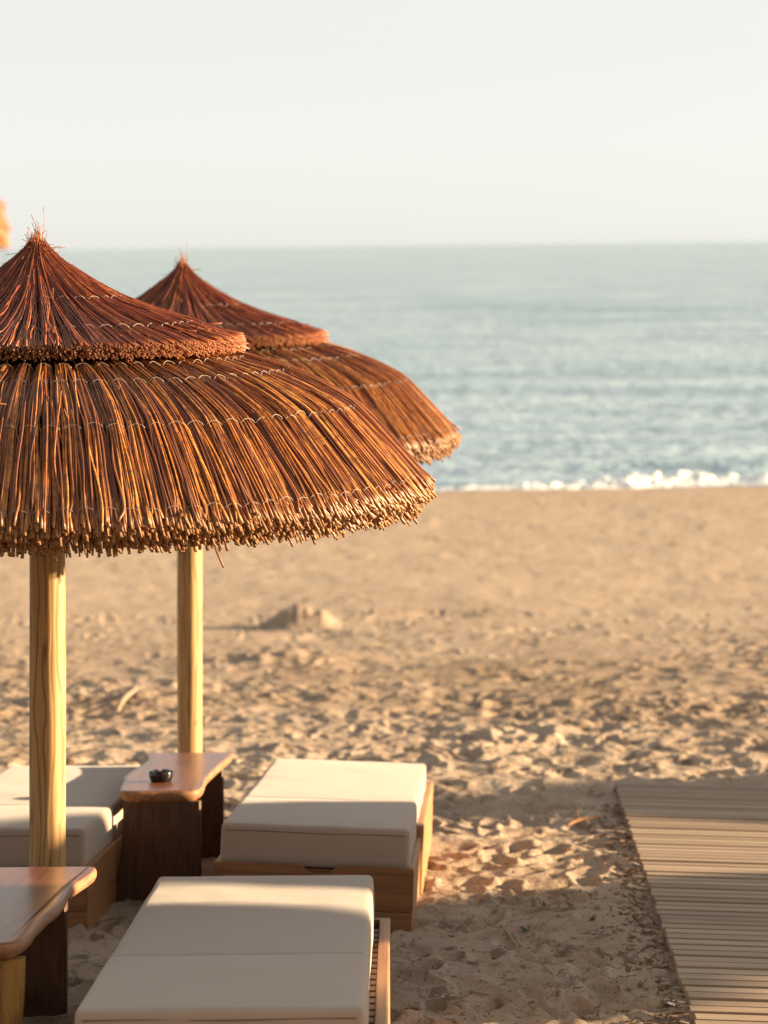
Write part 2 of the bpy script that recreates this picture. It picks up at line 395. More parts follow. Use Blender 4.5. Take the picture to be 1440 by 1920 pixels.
def build_foam():
    xs = np.linspace(-16, 16, 1400); ys = np.linspace(46.2, 49.6, 130)
    X, Y = np.meshgrid(xs, ys)
    env = .22+.35*vnoise(X*.55, Y*0, 61)
    env = np.clip(env*(sstep(2.0, 3.2, X)*.75+.25) + .13 + .55*np.exp(-((X-4.4)/1.9)**2)*(.75+.35*vnoise(X*1.4, Y*0, 62)) + .30*np.exp(-((X-7.6)/1.2)**2), 0, 1)
    cy = 47.6+.5*vnoise(X*.3, Y*0, 63)
    prof = np.exp(-((Y-cy)/.42)**2)
    lump = .5+.5*fbm(X/.22, Y/.22, 3, 64)
    h = env*prof*(.11+.27*lump**1.5) + (.03+.05*vnoise(X*.9, Y*0, 66))*lump*np.exp(-((Y-46.95)/.40)**2)
    keep = (h > .022)
    Z = SEA_Z-.03+h
    H, W = X.shape; V = np.stack([X, Y, Z], -1).reshape(-1, 3); idx = np.arange(H*W).reshape(H, W)
    k = keep[:-1, :-1] | keep[1:, 1:]
    q = np.stack([idx[:-1, :-1], idx[:-1, 1:], idx[1:, 1:], idx[1:, :-1]], -1)[k]
    used = np.unique(q); rm = np.zeros(H*W, int); rm[used] = np.arange(len(used))
    o = link('surf_foam', mesh_np('surf_foam', V[used], [(rm[q], 0)]), M['foam']); tag(o, kind='structure')
build_foam()

# ---------------------------------------------------------------- thatched parasol
Z0 = 2.462    # eye level above the parasol's own base
LOW = np.array([(.42,-.315),(.56,-.34),(.667,-.366),(.79,-.400),(.917,-.450),(1.025,-.508),(1.097,-.578),(1.168,-.652),(1.222,-.712),(1.262,-.762),(1.288,-.798)])
UP = np.array([(.012,.035),(.035,.0),(.075,-.035),(.14,-.085),(.20,-.128),(.27,-.17),(.38,-.213),(.50,-.253),(.60,-.284),(.665,-.304)])
def prof(tab, s):
    """arc-length parametrised smooth profile: r, z, tangent"""
    d = np.concatenate([[0], np.cumsum(np.hypot(*np.diff(tab, axis=0).T))]); d /= d[-1]
    ss = np.linspace(0, 1, 200); r = np.interp(ss, d, tab[:, 0]); z = np.interp(ss, d, tab[:, 1])
    k = np.hanning(25); k /= k.sum()
    def smf(a):
        p = np.concatenate([a[0]-(a[1:13][::-1]-a[0]), a, a[-1]+(a[-1]-a[-13:-1][::-1])]); return np.convolve(p, k, 'valid')
    r, z = smf(r), smf(z); dr, dz = np.gradient(r, ss), np.gradient(z, ss)
    s = np.asarray(s); sc = np.clip(s, 0, 1); ex = s-sc
    L = np.hypot(np.interp(sc, ss, dr), np.interp(sc, ss, dz))
    tr = np.interp(sc, ss, dr)/L; tz = np.interp(sc, ss, dz)/L
    return np.interp(sc, ss, r)+ex*L*tr, np.interp(sc, ss, z)+ex*L*tz, tr, tz
def s_at_r(tab, r):
    s = np.linspace(0, 1, 400); return float(np.interp(r, prof(tab, s)[0], s))
RL = [(s_at_r(LOW, .672), 72), (s_at_r(LOW, .81), 84), (s_at_r(LOW, 1.04), 104), (s_at_r(LOW, 1.25), 124)]
RU = [(s_at_r(UP, .265), 30), (s_at_r(UP, .50), 52)]
def pinch(s, th, rings, amp, width):
    o = np.zeros_like(s+th)
    for (sr, nb), a, wd in zip(rings, amp, width):
        f = (th/(2*math.pi)*nb) % 1.0; bmp = np.sqrt(np.clip(1-(2*f-1)**2, 0, 1))
        o = o + a*(bmp-.75)*np.exp(-((s-sr)/wd)**2)
    return o
AL, WL = (.026, .020, .013, .012), (.10, .12, .13, .06)
AU, WU = (.020, .020), (.18, .28)
def surf(tab, s, th, off):
    r, z, tr, tz = prof(tab, s)
    nr, nz = -tz, tr       # outward normal
    rr = r+off*nr; zz = z+off*nz
    P = np.stack([rr*np.cos(th), rr*np.sin(th), zz+Z0], -1)
    Nn = np.stack([nr*np.cos(th), nr*np.sin(th), nz+0*th], -1)
    lean = np.clip((zz+.05)/-.3, 0, 1); P[..., 0] -= .03*(1-lean)
    return P, Nn
def reed_set(tab, rings, amp, width, n, K, s0, s1, off, r0, r1, wob, S=5, flare=0, tipbend=0, tail=0):
    th0 = (np.arange(n)+rng.uniform(-.6, .6, n))/n*2*math.pi
    a = s0+rng.uniform(0, 1, n)**2*tail; b = s1+rng.normal(0, .006, n)
    t = np.linspace(0, 1, K)[None]; s = a[:, None]+(b-a)[:, None]*t
    ph = rng.uniform(0, 6.28, (n, 3)); am = rng.normal(0, 1, (n, 3))
    th = th0[:, None]+wob*(am[:, :1]*np.sin(3*s+ph[:, :1])+.5*am[:, 1:2]*np.sin(9*s+ph[:, 1:2])+.25*am[:, 2:]*np.sin(21*s+ph[:, 2:]))
    # reeds gather towards the middle of their tie
    for (sr, nb), wd in zip(rings, width):
        f = (th/(2*math.pi)*nb) % 1.0; th = th-(f-.5)*.14/nb*2*math.pi*np.exp(-((s-sr)/(wd*.5))**2)
    o = off+rng.normal(0, .0036, n)[:, None]+.003*np.sin(7*s+ph[:, 1:2])*am[:, 1:2]
    P, Nn = surf(tab, s, th, o+pinch(s, th, rings, amp, width))
    if tipbend:
        e = sstep(.90, 1, t)[..., None]; P = P+e*rng.normal(0, tipbend, (n, 1, 3))
    rad = (r0+(r1-r0)*t)*np.exp(rng.normal(0, .16, (n, 1)))
    if flare: rad = rad*(1+flare*sstep(.955, 1, t)*rng.uniform(.2, 1.3, (n, 1)))
    return dict(P=P, Rad=rad, ref=Nn, S=S, rnd=np.clip(rng.beta(1.5, 2.1, n), 0, 1), along=np.broadcast_to(t, (n, K)).copy()*0+s)
def stub_set(tab, n, s0, s1, off0, off1, rad, ext, jit, K=3, S=5, flare=0, bend=0):
    th0 = rng.uniform(0, 2*math.pi, n); o = rng.uniform(0, 1, n); off = -(off0+(off1-off0)*o)
    e = s1+ext*o+rng.normal(0, jit, n)
    t = np.linspace(0, 1, K)[None]; s = s0+(e-s0)[:, None]*t
    th = th0[:, None]+rng.normal(0, .006, (n, 1))*t
    P, Nn = surf(tab, s, th, off[:, None]+0*t+rng.normal(0, .004, (n, 1))*t**2)
    P = P+(t**3)[..., None]*rng.normal(0, bend, (n, 1, 3)) if bend else P
    ra = rad*np.exp(rng.normal(0, .2, (n, 1)))*(1+flare*sstep(.6, 1, t)*rng.uniform(0, 1.2, (n, 1)))
    return dict(P=P, Rad=ra, ref=Nn, S=S, rnd=rng.uniform(.1, .9, n), along=np.full((n, K), .90)+.10*t**4)
def straws(n, tab, smin, smax, length, rad, out=.5, thr=None):
    th = rng.uniform(0, 2*math.pi, n) if thr is None else rng.uniform(*thr, n); s = rng.uniform(smin, smax, n)
    P0, N0 = surf(tab, s, th, np.full(n, -.004))
    r, z, tr, tz = prof(tab, s); T = np.stack([tr*np.cos(th), tr*np.sin(th), tz], -1)
    d = T*rng.choice([-1, 1], (n, 1), p=[.6, .4])+N0*np.abs(rng.normal(0, out, (n, 1)))+rng.normal(0, .2, (n, 3)); d /= np.linalg.norm(d, axis=1, keepdims=True)
    t = np.linspace(0, 1, 6)[None, :, None]; L = length*rng.uniform(.4, 1.5, (n, 1, 1))
    k = rng.normal(0, .25, (n, 1, 3))
    P = P0[:, None]+d[:, None]*t*L+k*L*np.maximum(t-.5, 0)
    return dict(P=P, Rad=np.full((n, 6), rad), ref=np.broadcast_to(np.array([.3, .5, .8]), P.shape).copy(), S=4, rnd=rng.uniform(.6, 1, n), along=np.full((n, 6), .9))
def wire_mesh(tab, rings, k, amp, width, off=.009):
    sr, nb = rings[k]; J = 9
    f = np.linspace(.03, .97, J)[None]; b = np.arange(nb)[:, None]
    th = (b+f)/nb*2*math.pi
    s = sr+.012*(np.abs(2*f-1)**2)+rng.normal(0, .003, (nb, 1))+0*th
    P, Nn = surf(tab, s, th, off+pinch(s, th, rings, amp, width)-.004*np.abs(2*f-1)**4)
    return tube_mesh('binding_wire', [dict(P=P, Rad=np.full((nb, J), .00062), ref=Nn, S=4)], 0)
def shell_mesh(tab, d0, d1, s0=0, s1=1):
    s = np.concatenate([np.linspace(s0, s1, 24), np.linspace(s1-.01, s0, 24)]); off = np.concatenate([np.full(24, -d0), np.full(24, -d1)])
    th = np.linspace(0, 2*math.pi, 128, endpoint=False)
    Sg, T = np.meshgrid(s, th, indexing='ij'); O = np.broadcast_to(off[:, None], Sg.shape)
    P, _ = surf(tab, Sg, T, O)
    idx = np.arange(P.shape[0]*128).reshape(P.shape[0], 128); nx = np.roll(idx, -1, 1); up = np.roll(idx, -1, 0)
    q = np.stack([idx, nx, np.roll(up, -1, 1), up], -1).reshape(-1, 4)
    return mesh_np('lining', P.reshape(-1, 3), [(q, 0)])
def pole_mesh():
    K, S = 60, 40; z = np.linspace(-.75, 2.40, K); a = np.linspace(0, 2*math.pi, S, endpoint=False)
    Z, A = np.meshgrid(z, a, indexing='ij')
    rad = .0595+.0015*np.sin(Z*2.1)+.0016*fbm(np.cos(A)*1.2+Z*1.6, np.sin(A)*1.2, 2, 5)-.0012*np.abs(np.sin(A*3))
    X = rad*np.cos(A)+.003*np.sin(Z*1.3); Y = rad*np.sin(A)
    V = np.stack([X, Y, Z], -1).reshape(-1, 3); idx = np.arange(K*S).reshape(K, S); nx = np.roll(idx, -1, 1)
    q = np.stack([idx[:-1], nx[:-1], nx[1:], idx[1:]], -1).reshape(-1, 4)
    return mesh_np('pole', V, [(q, 0), (idx[-1][None], 0)])
def make_parasol():
    root = empty('thatched_parasol', (0,0,0))
    link('pole', pole_mesh(), M['pole'], root)
    lo = tube_mesh('lower_thatch', [
        reed_set(LOW, RL, AL, WL, 1650, 26, .06, 1.0, .0, .0015, .0032, .0046, 6, .5, .006),
        reed_set(LOW, RL, AL, WL, 1650, 22, .06, 1.01, -.006, .0015, .0031, .0040, 5, .6, .007),
        reed_set(LOW, RL, AL, WL, 1000, 16, .10, 1.02, -.012, .0018, .0034, .0035, 5, .6, .007),
        reed_set(LOW, RL, AL, WL, 170, 26, .30, .99, .0055, .0018, .0034, .012, 6, .5, .012, .5),
        stub_set(LOW, 11500, .90, .985, .002, .080, .0033, .045, .009, 5, 6, .5, .0045),
        stub_set(LOW, 60, .95, 1.01, .03, .085, .003, .06, .018, 5, 5, .3, .008),
        straws(60, LOW, .3, .95, .05, .0009, .5),
    ])
    lo = link('lower_thatch', lo, None, root, [M['reed'], M['cut']])
    link('lining', shell_mesh(LOW, .020, .085, 0, .97), M['inner'], lo)
    up = tube_mesh('upper_thatch', [
        reed_set(UP, RU, AU, WU, 1150, 20, .02, 1.0, .0, .0009, .0022, .0065, 5, 0, .003, .25),
        reed_set(UP, RU, AU, WU, 1150, 18, .02, 1.0, -.004, .0009, .0022, .006, 5, 0, .003, .2),
        reed_set(UP, RU, AU, WU, 160, 16, .0, .9, .004, .0012, .0020, .03, 5, 0, .01, .7),
        stub_set(UP, 7500, .90, .995, .002, .036, .00235, .010, .011, 3, 6),
        straws(90, UP, .05, .7, .05, .0008, .35),
        straws(140, UP, .0, .08, .042, .0010, .8),
        straws(9, UP, .0, .05, .10, .0011, .5, (-.9, .7)),
    ])
    up = link('upper_thatch', up, None, root, [M['reedup'], M['cut']])
    link('lining', shell_mesh(UP, .012, .045, .03, .97), M['inner'], up)
    for k in range(4): link('binding_wire', wire_mesh(LOW, RL, k, AL, WL), M['wire'], lo)
    for k in range(2): link('binding_wire', wire_mesh(UP, RU, k, AU, WU), M['wire'], up)
    return root
def copy_tree(o, parent=None):
    c = o.copy(); col.objects.link(c)
    if parent: c.parent = parent
    for ch in [x for x in bpy.data.objects if x.parent == o]: copy_tree(ch, c)
    return c
p1 = make_parasol(); GP = 'thatched reed parasols on the beach'
protos = [(-1.157, 8.12, -.812, 0, (0,.0085,0), 'large sharply focused red-brown reed parasol in the left foreground with a pale pine pole'),
          (-.962, 11.62, -.925, -.3, (0,.0085,0), 'smaller out-of-focus reed parasol standing behind the large one, nearer the sea'),
          (-1.866, 3.5, .030, 2.2, (0,0,0), 'very blurred tan thatch edge poking in at the left border above the horizon'),
          (11.8, 9.76, -.98, .7, (0,0,0), 'reed parasol out of view to the right whose shadow crosses the boardwalk middle'),
          (12.5, 13.35, -1.335, 2.7, (0,0,0), 'reed parasol out of view to the right whose shadow covers the far boardwalk end'),
          (8.2, 9.3, -.93, 3.3, (0,0,0), 'reed parasol out of view to the right whose shadow covers the middle lounger foot end'),
          (6.4, 6.76, -.676, 5.1, (0,0,0), 'reed parasol out of view to the right whose shadow falls across the nearest mattress')]
for i, (x, y, z, rz, rt, lab) in enumerate(protos):
    o = p1 if i == 0 else copy_tree(p1)
    o.location = (x, y, z); o.rotation_euler = (rt[0], rt[1], rz); tag(o, lab, 'parasol', GP)

# ---------------------------------------------------------------- loungers
def cushion(name, x0, x1, y0, y1, z0, z1, r, parent, puff=.008, seed=0, nx=44, ny=60, nz=14):
    def ax(a, b, n):
        t = np.linspace(-1, 1, n); t = np.sign(t)*(1-(1-np.abs(t))**1.6); return (a+b)/2+(b-a)/2*t
    gx, gy, gzv = ax(x0, x1, nx), ax(y0, y1, ny), ax(z0, z1, nz)
    bm = bmesh.new(); cache = {}
    def V(i, j, k):
        if (i, j, k) not in cache:
            p = np.array([gx[i], gy[j], gzv[k]])
            lo = np.array([x0+r, y0+r, z0+r*.7]); hi = np.array([x1-r, y1-r, z1-r])
            c = np.clip(p, lo, hi); d = p-c; n = np.linalg.norm(d)
            if n > 1e-9:
                m = np.max(np.abs(d)/np.array([r, r, r if d[2] > 0 else r*.7])); p = c+d/n*m*(r if d[2] >= 0 else r*.8)
            u = (p[0]-x0)/(x1-x0)*2-1; v = (p[1]-y0)/(y1-y0)*2-1; q = (p[2]-z0)/(z1-z0)
            p[2] += puff*(1-u**4)*(1-v**4)*(1 if q > .5 else 0)
            side = puff*.5*(1-(2*q-1)**2)
            p[0] += side*(u if abs(u) > .9 else 0)*(1-v**6); p[1] += side*(v if abs(v) > .93 else 0)*(1-u**6)
            p[2] += float(.0022*fbm(np.array(p[0]*6+seed), np.array(p[1]*5+p[2]*7), 3, seed))
            p[0] += float(.0022*fbm(np.array(p[1]*5+seed), np.array(p[2]*9), 2, seed+4)); p[1] += float(.002*fbm(np.array(p[0]*6+seed), np.array(p[2]*9), 2, seed+6))
            cache[i, j, k] = bm.verts.new(p)
        return cache[i, j, k]
    for i in range(nx-1):
        for j in range(ny-1):
            bm.faces.new((V(i,j,nz-1), V(i+1,j,nz-1), V(i+1,j+1,nz-1), V(i,j+1,nz-1))); bm.faces.new((V(i,j,0), V(i,j+1,0), V(i+1,j+1,0), V(i+1,j,0)))
    for i in range(nx-1):
        for k in range(nz-1):
            bm.faces.new((V(i,0,k), V(i+1,0,k), V(i+1,0,k+1), V(i,0,k+1))); bm.faces.new((V(i,ny-1,k), V(i,ny-1,k+1), V(i+1,ny-1,k+1), V(i+1,ny-1,k)))
    for j in range(ny-1):
        for k in range(nz-1):
            bm.faces.new((V(0,j,k), V(0,j,k+1), V(0,j+1,k+1), V(0,j+1,k))); bm.faces.new((V(nx-1,j,k), V(nx-1,j+1,k), V(nx-1,j+1,k+1), V(nx-1,j,k+1)))
    return bm_obj(name, bm, M['fabric'], parent, True)
def seam_tube(pts, rad, mat, parent, name='seam'):
    P = np.array(pts)[None]; K = P.shape[1]
    return link(name, tube_mesh(name, [dict(P=P, Rad=np.full((1, K), rad), ref=np.broadcast_to(np.array([.31,.52,.8]), P.shape).copy(), S=6)], 0), mat, parent)
def scoop_board(x0, x1, y0, y1, z0, z1, parent, notch=True):
    pts = [(x0, z0), (x1, z0), (x1, z1)]
    if notch:
        c = (x0+x1)/2+.02
        pts += [(c+.075, z1), (c+.062, z1-.006), (c+.040, z1-.026), (c+.028, z1-.030), (c-.028, z1-.030), (c-.040, z1-.026), (c-.062, z1-.006), (c-.075, z1)]
    pts += [(x0, z1)]
    bm = bmesh.new(); vs = [bm.verts.new((x, y0, z)) for x, z in pts]; f = bm.faces.new(vs)
    r = bmesh.ops.extrude_face_region(bm, geom=[f])
    for v in [g for g in r['geom'] if isinstance(g, bmesh.types.BMVert)]: v.co.y = y1
    bmesh.ops.recalc_face_normals(bm, faces=bm.faces)
    es = [e for e in bm.edges if e.calc_face_angle(0) > .6]
    bmesh.ops.bevel(bm, geom=es, offset=.0035, segments=2, affect='EDGES')
    return bm_obj('foot_board', bm, M['teakx'], parent)
def make_lounger(loc, rot, mx0, mx1, fx0, fx1, L, split, label, seed, stepped=False, seams=True):
    """local frame: x across, y from foot end to head end, z up from the sand"""
    root = empty('sun_lounger', loc, rot); tag(root, label, 'sun lounger', 'low teak sun loungers with taupe mattresses')
    top, bot = .380, .226
    a = cushion('foot_mattress', mx0, mx1, 0, split-.004, bot, top, .017, root, .006, seed)
    cushion('main_mattress', mx0, mx1-.002, split+.004, L, bot, top-.002, .017, root, .007, seed+9)
    seam_tube([(mx0+.02+(mx1-mx0-.04)*t, -.0015, top-.026+.0015*math.sin(9*t)) for t in np.linspace(0, 1, 30)], .0016, M['stitch'], a)
    for x in (mx0+.010, mx1-.010): seam_tube([(x, .0055, z) for z in np.linspace(bot+.03, top-.03, 8)], .0014, M['stitch'], a)
    fy0, fy1 = -.055, L-.02; h = .243; b = .035
    scoop_board(fx0, fx1, fy0, fy0+b, .085, h, root)
    box_obj('foot_board', (fx0+.002, fx1-.002, fy0+.001, fy0+b-.001, .012, .083), M['teakx'], root, .003)
    box_obj('skirting', (fx0+.01, fx1-.01, fy0+.010, fy0+b+.01, -.09, .0105), M['teakx'], root, .002)
    box_obj('head_board', (fx0, fx1, fy1-b, fy1, -.04, h-.002), M['teakx'], root)
    y0 = fy0+b+.001; y1 = fy1-b-.001
    box_obj('side_rail', (fx0, fx0+b, y0, y1, -.06, h), M['teak'], root, .005)
    if stepped:
        ym = y0+.80
        box_obj('side_rail', (fx1-b, fx1, y0, ym, -.06, h), M['teak'], root, .005)
        box_obj('side_rail', (fx1-b+.012, fx1+.012, ym+.002, y1+.12, -.06, h+.045), M['teak'], root, .010)
    else:
        box_obj('side_rail', (fx1-b, fx1, y0, y1, -.06, h), M['teak'], root, .005)
    n = int((y1-y0-.02)/.082)
    for k in range(n):
        s = y0+.02+k*.082
        box_obj('slat', (fx0+b+.001, fx1-b-.001, s, s+.058, bot-.024, bot-.004), M['teakx'], root, .002)
    return root
TILT = -math.atan(.1)
make_lounger((-.420, 5.86, -.586), (TILT, 0, R(-.35)), -.357, .352, -.375, .404, 2.06, .70, 'nearest taupe mattress lounger at the bottom of the photo with a shadow edge across it', 1)
make_lounger((-.296, 9.03, -.903), (TILT, .036, R(-2.8)), -.355, .355, -.372, .374, 2.19, .79, 'middle lounger with notched teak foot board between the stump table and open sand', 4, stepped=True)
make_lounger((-1.504, 9.05, -.905), (TILT, 0, R(-2.8)), -.355, .355, -.372, .374, 2.10, .69, 'left lounger with taupe mattress partly hidden behind the big parasol pole', 6)

# ---------------------------------------------------------------- live-edge tables
def smooth_poly(pts, n=6):
    out = []; N_ = len(pts)
    for i in range(N_):
        p0, p1_, p2, p3 = [np.array(pts[(i+k-1) % N_], float) for k in range(4)]
        for t in np.linspace(0, 1, n, endpoint=False):
            out.append(.5*((2*p1_)+(-p0+p2)*t+(2*p0-5*p1_+4*p2-p3)*t*t+(-p0+3*p1_-3*p2+p3)*t**3))
    return out
def slab(name, outline, z0, z1, parent, r=.012, under=.016, seed=0):
    """slab with rounded arrises and a slightly undercut, uneven live edge"""
    P = np.array(smooth_poly(outline)); n = len(P)
    T = np.roll(P, -1, 0)-np.roll(P, 1, 0); T /= np.linalg.norm(T, axis=1, keepdims=True); Nn = np.stack([T[:, 1], -T[:, 0]], 1)
    area = .5*np.sum(P[:, 0]*np.roll(P[:, 1], -1)-np.roll(P[:, 0], -1)*P[:, 1])
    if area < 0: Nn = -Nn
    prof_ = [(-.030, 0), (-r, 0), (-r*.35, -r*.18), (-r*.02, -r*.75), (.001, -r*1.4), (.0, -(z1-z0)*.5), (-under*.4, -(z1-z0)*.78), (-under, -(z1-z0)+.004), (-under-.006, -(z1-z0)), (-under-.03, -(z1-z0))]
    bm = bmesh.new(); rings = []
    for (d, dz) in prof_:
        nz = .003*np.array([float(fbm(np.array(p[0]*5+seed), np.array(p[1]*5+dz*12), 2, seed)) for p in P])
        rings.append([bm.verts.new((p[0]+m_[0]*(d+q), p[1]+m_[1]*(d+q), z1+dz)) for p, m_, q in zip(P, Nn, nz)])
    for a, b in zip(rings[:-1], rings[1:]):
        for i in range(n):
            j = (i+1) % n; bm.faces.new((a[i], b[i], b[j], a[j]) if area > 0 else (a[i], a[j], b[j], b[i]))
    bm.faces.new(rings[0]); bm.faces.new(rings[-1])
    bmesh.ops.recalc_face_normals(bm, faces=bm.faces)
    me = bpy.data.meshes.new(name); bm.to_mesh(me); bm.free()
    o = link(name, me, None, parent, [M['slab'], M['slabedge']])
    for p in me.polygons:
        p.use_smooth = len(p.vertices) < 5; p.material_index = 0 if (p.normal.z > .55) else 1
    return o
def leg_slab(x0, x1, y0, y1, z0, z1, mat, parent, flare_l=.03, flare_r=0.0, curve=None, seed=0):
    bm = bmesh.new(); K = 14; rings = []
    for k in range(K):
        t = k/(K-1); z = z1+(z0-z1)*t
        a = x0-flare_l*t**1.4+.004*math.sin(5*t+seed); b = x1+flare_r*t+(curve(t) if curve else 0)
        y0_, y1_ = y0, y1
        c = .006
        rings.append([bm.verts.new(v) for v in ((a+c,y0_,z),(b-c,y0_,z),(b,y0_+c,z),(b,y1_-c,z),(b-c,y1_,z),(a+c,y1_,z),(a,y1_-c,z),(a,y0_+c,z))])
    for a, b in zip(rings[:-1], rings[1:]):
        for i in range(8): bm.faces.new((a[i], b[i], b[(i+1)%8], a[(i+1)%8]))
    bm.faces.new(rings[0]); bm.faces.new(rings[-1]); bmesh.ops.recalc_face_normals(bm, faces=bm.faces)
    return bm_obj('leg', bm, mat, parent)
def plane_pt(px, py, H0=1.21):
    a = R(.63); dx, dy = px-720, py-460
    X = (dx*math.cos(a)-dy*math.sin(a))/4533; Z = (dx*math.sin(a)+dy*math.cos(a))/4533
    D = H0/(Z-.1); return X*D, D
def make_table(name, origin, outline, label, legs):
    root = empty(name, (origin[0]-.024, origin[1], -.1*origin[1]), (TILT, 0, 0)); tag(root, label, 'table')
    slab('table_top', outline, .392, .440, root, seed=int(origin[1]))
    for l in legs: leg_slab(*l, root) if len(l) == 7 else leg_slab(*l[:7], root, **l[7])
    return root
T2 = [(-1.090,11.05),(-.960,11.06),(-.80,11.05),(-.715,11.04),(-.693,10.99),(-.70,10.86),(-.722,10.55),(-.738,10.30),(-.742,10.02),(-.735,9.84),(-.745,9.70),(-.79,9.655),(-.90,9.65),(-1.0,9.645),(-1.055,9.67),(-1.075,9.78),(-1.085,10.0),(-1.10,10.22),(-1.078,10.50),(-1.062,10.75),(-1.078,10.95)]
T2 = [(x+.9, y-9.62) for x, y in T2]
t2 = make_table('side_table', (-.9, 9.62), T2, 'live-edge wooden side table between two loungers with a black ashtray on it',
    [(-.150, .163, .05, .098, -.07, .394, M['slableg'], dict(flare_l=.04)), (-.150, .175, 1.22, 1.27, -.07, .394, M['slableg'], dict(flare_l=.03))])
T1 = [(-1.50,7.735),(-1.30,7.74),(-1.10,7.74),(-.955,7.735),(-.918,7.70),(-.925,7.56),(-.945,7.40),(-.952,7.30),(-.945,7.18),(-.945,7.02),(-.955,6.88),(-.962,6.72),(-.962,6.56),(-.975,6.44),(-1.02,6.405),(-1.15,6.40),(-1.32,6.40),(-1.43,6.43),(-1.45,6.6),(-1.42,6.9),(-1.46,7.2),(-1.52,7.5)]
T1 = [(x+1.2, y-6.38) for x, y in T1]
t1 = make_table('side_table', (-1.2, 6.38), T1, 'live-edge redwood table cropped by the left edge, in front of the big parasol pole',
    [(-.20, .236, .055, .105, -.08, .394, M['yellowleg'], dict(flare_l=.0, curve=lambda t: -.075*max(0, t-.15)**1.5)), (-.22, .206, 1.16, 1.21, -.08, .394, M['slableg'], dict(flare_l=.02))])
box_obj('stretcher', (-.02, .05, .106, 1.158, .055, .115), M['slableg'], t1, .004)

# ashtray
def lathe(name, prf, mat, parent=None, S=48, notch=False):
    K = len(prf); a = np.linspace(0, 2*math.pi, S, endpoint=False); r = np.array([p[0] for p in prf])[:, None]; z = np.array([p[1] for p in prf])[:, None]
    Zg = z+0*a[None]
    if notch:
        for c in (R(100), R(220), R(340)):
            d = np.abs((a-c+math.pi) % (2*math.pi)-math.pi); Zg = Zg-(z > .040)*.010*np.exp(-(d/.14)**2)[None]
    V = np.stack([r*np.cos(a), r*np.sin(a), Zg], -1).reshape(-1, 3); idx = np.arange(K*S).reshape(K, S); nx = np.roll(idx, -1, 1)
    q = np.stack([idx[:-1], nx[:-1], nx[1:], idx[1:]], -1).reshape(-1, 4)
    return link(name, mesh_np(name, V, [(q, 0), (idx[-1][None], 0), (idx[0][None, ::-1], 0)]), mat, parent)
ax_, ay_ = plane_pt(302, 1466, 1.209)
ash = lathe('ashtray', [(.034,0),(.040,.002),(.047,.014),(.051,.028),(.0515,.036),(.049,.044),(.044,.0475),(.038,.046),(.034,.040),(.031,.022),(.022,.014),(.004,.013)], M['black'], notch=True)
ash.location = (ax_, ay_, EYE-1.209-.1*ay_); ash.rotation_euler = (TILT, 0, 0); tag(ash, 'round black notched ashtray standing on the farther side table', 'ashtray')

# ---------------------------------------------------------------- boardwalk
def build_walk():
    root = empty('boardwalk', (.907, 7.285, -.7285), (TILT, .027, R(-3.2)))
    tag(root, 'weathered grey plank boardwalk lying on the sand at the right', 'boardwalk')
    rr = random.Random(5)
    L = 5.70; y = -1.6; W = 1.9; bms = 0; k = 0
    while y < L:
        wd = .075+rr.uniform(-.003, .003)
        bm = bmesh.new(); x0 = rr.uniform(-.006, .006); z = rr.uniform(-.0025, .0025)
        box_bm(bm, x0, W+rr.uniform(-.006,.006), y, y+wd, .012+z, .040+z, .003, 2)
        bmesh.ops.rotate(bm, verts=bm.verts, cent=(1, y, .03), matrix=Matrix.Rotation(rr.uniform(-.003, .003), 3, 'Z'))
        o = bm_obj('plank', bm, M['boards'], root)
        a = o.data.attributes.new('rnd', 'FLOAT', 'POINT'); a.data.foreach_set('value', [rr.random()]*len(o.data.vertices))
        y += .100
    for x in (.10, .95, 1.8): box_obj('bearer', (x, x+.05, -1.58, L-.02, -.05, .0105), M['boards'], root, .002)
    return root
build_walk()

# ---------------------------------------------------------------- driftwood, shells, litter
def stick(px, py, length, rad, ang, mat, name, label, cat, bend=.04, branch=False, lift=.01, px2=None):
    x, y, _ = ground_at(px, py)
    d = Vector((math.cos(ang), math.sin(ang)))
    if px2:
        x2, y2, _ = ground_at(*px2); d = Vector((x2-x, y2-y)); length = d.length; d.normalize(); x = (x+x2)/2; y = (y+y2)/2
    nrm = Vector((-d.y, d.x)); K = 9; t = np.linspace(-.5, .5, K)
    P = np.array([(d.x*s*length+nrm.x*bend*length*math.cos(3*s*2), d.y*s*length+nrm.y*bend*length*math.cos(3*s*2), 0) for s in t])
    g_ = np.array([gz(x+p[0], y+p[1]) for p in P]); c_ = np.polyfit(t, g_, 1); P[:, 2] = np.polyval(c_, t)+lift+max(0, (g_-np.polyval(c_, t)).max())*.6; z0 = P[:, 2].mean(); P[:, 2] -= z0
    sets = [dict(P=P[None], Rad=(rad*(1-.35*np.abs(t)*2)*np.exp(rng.normal(0, .08, K)))[None], ref=np.broadcast_to(np.array([.1,.2,.97]), (1, K, 3)).copy(), S=7)]
    if branch:
        Q = np.array([P[4]+np.array([d.x*s*length*.3+nrm.x*s*length*.22, d.y*s*length*.3+nrm.y*s*length*.22, s*.03]) for s in np.linspace(0, 1, 5)])
        sets.append(dict(P=Q[None], Rad=np.linspace(rad*.6, rad*.3, 5)[None], ref=np.broadcast_to(np.array([.1,.2,.97]), (1, 5, 3)).copy(), S=6))
    o = link(name, tube_mesh(name, sets, 0), mat); o.location = (x, y, z0); tag(o, label, cat); return o
stick(0,0,0,.016,0,M['drift'],'driftwood_stick','pale blurred driftwood stick lying between the two parasol poles','driftwood',.03, px2=((218,1330),(252,1305)), lift=.03)  if False else None
def stick2(a, b, rad, mat, name, label, cat, **kw): return stick(a[0], a[1], 0, rad, 0, mat, name, label, cat, px2=b, **kw)
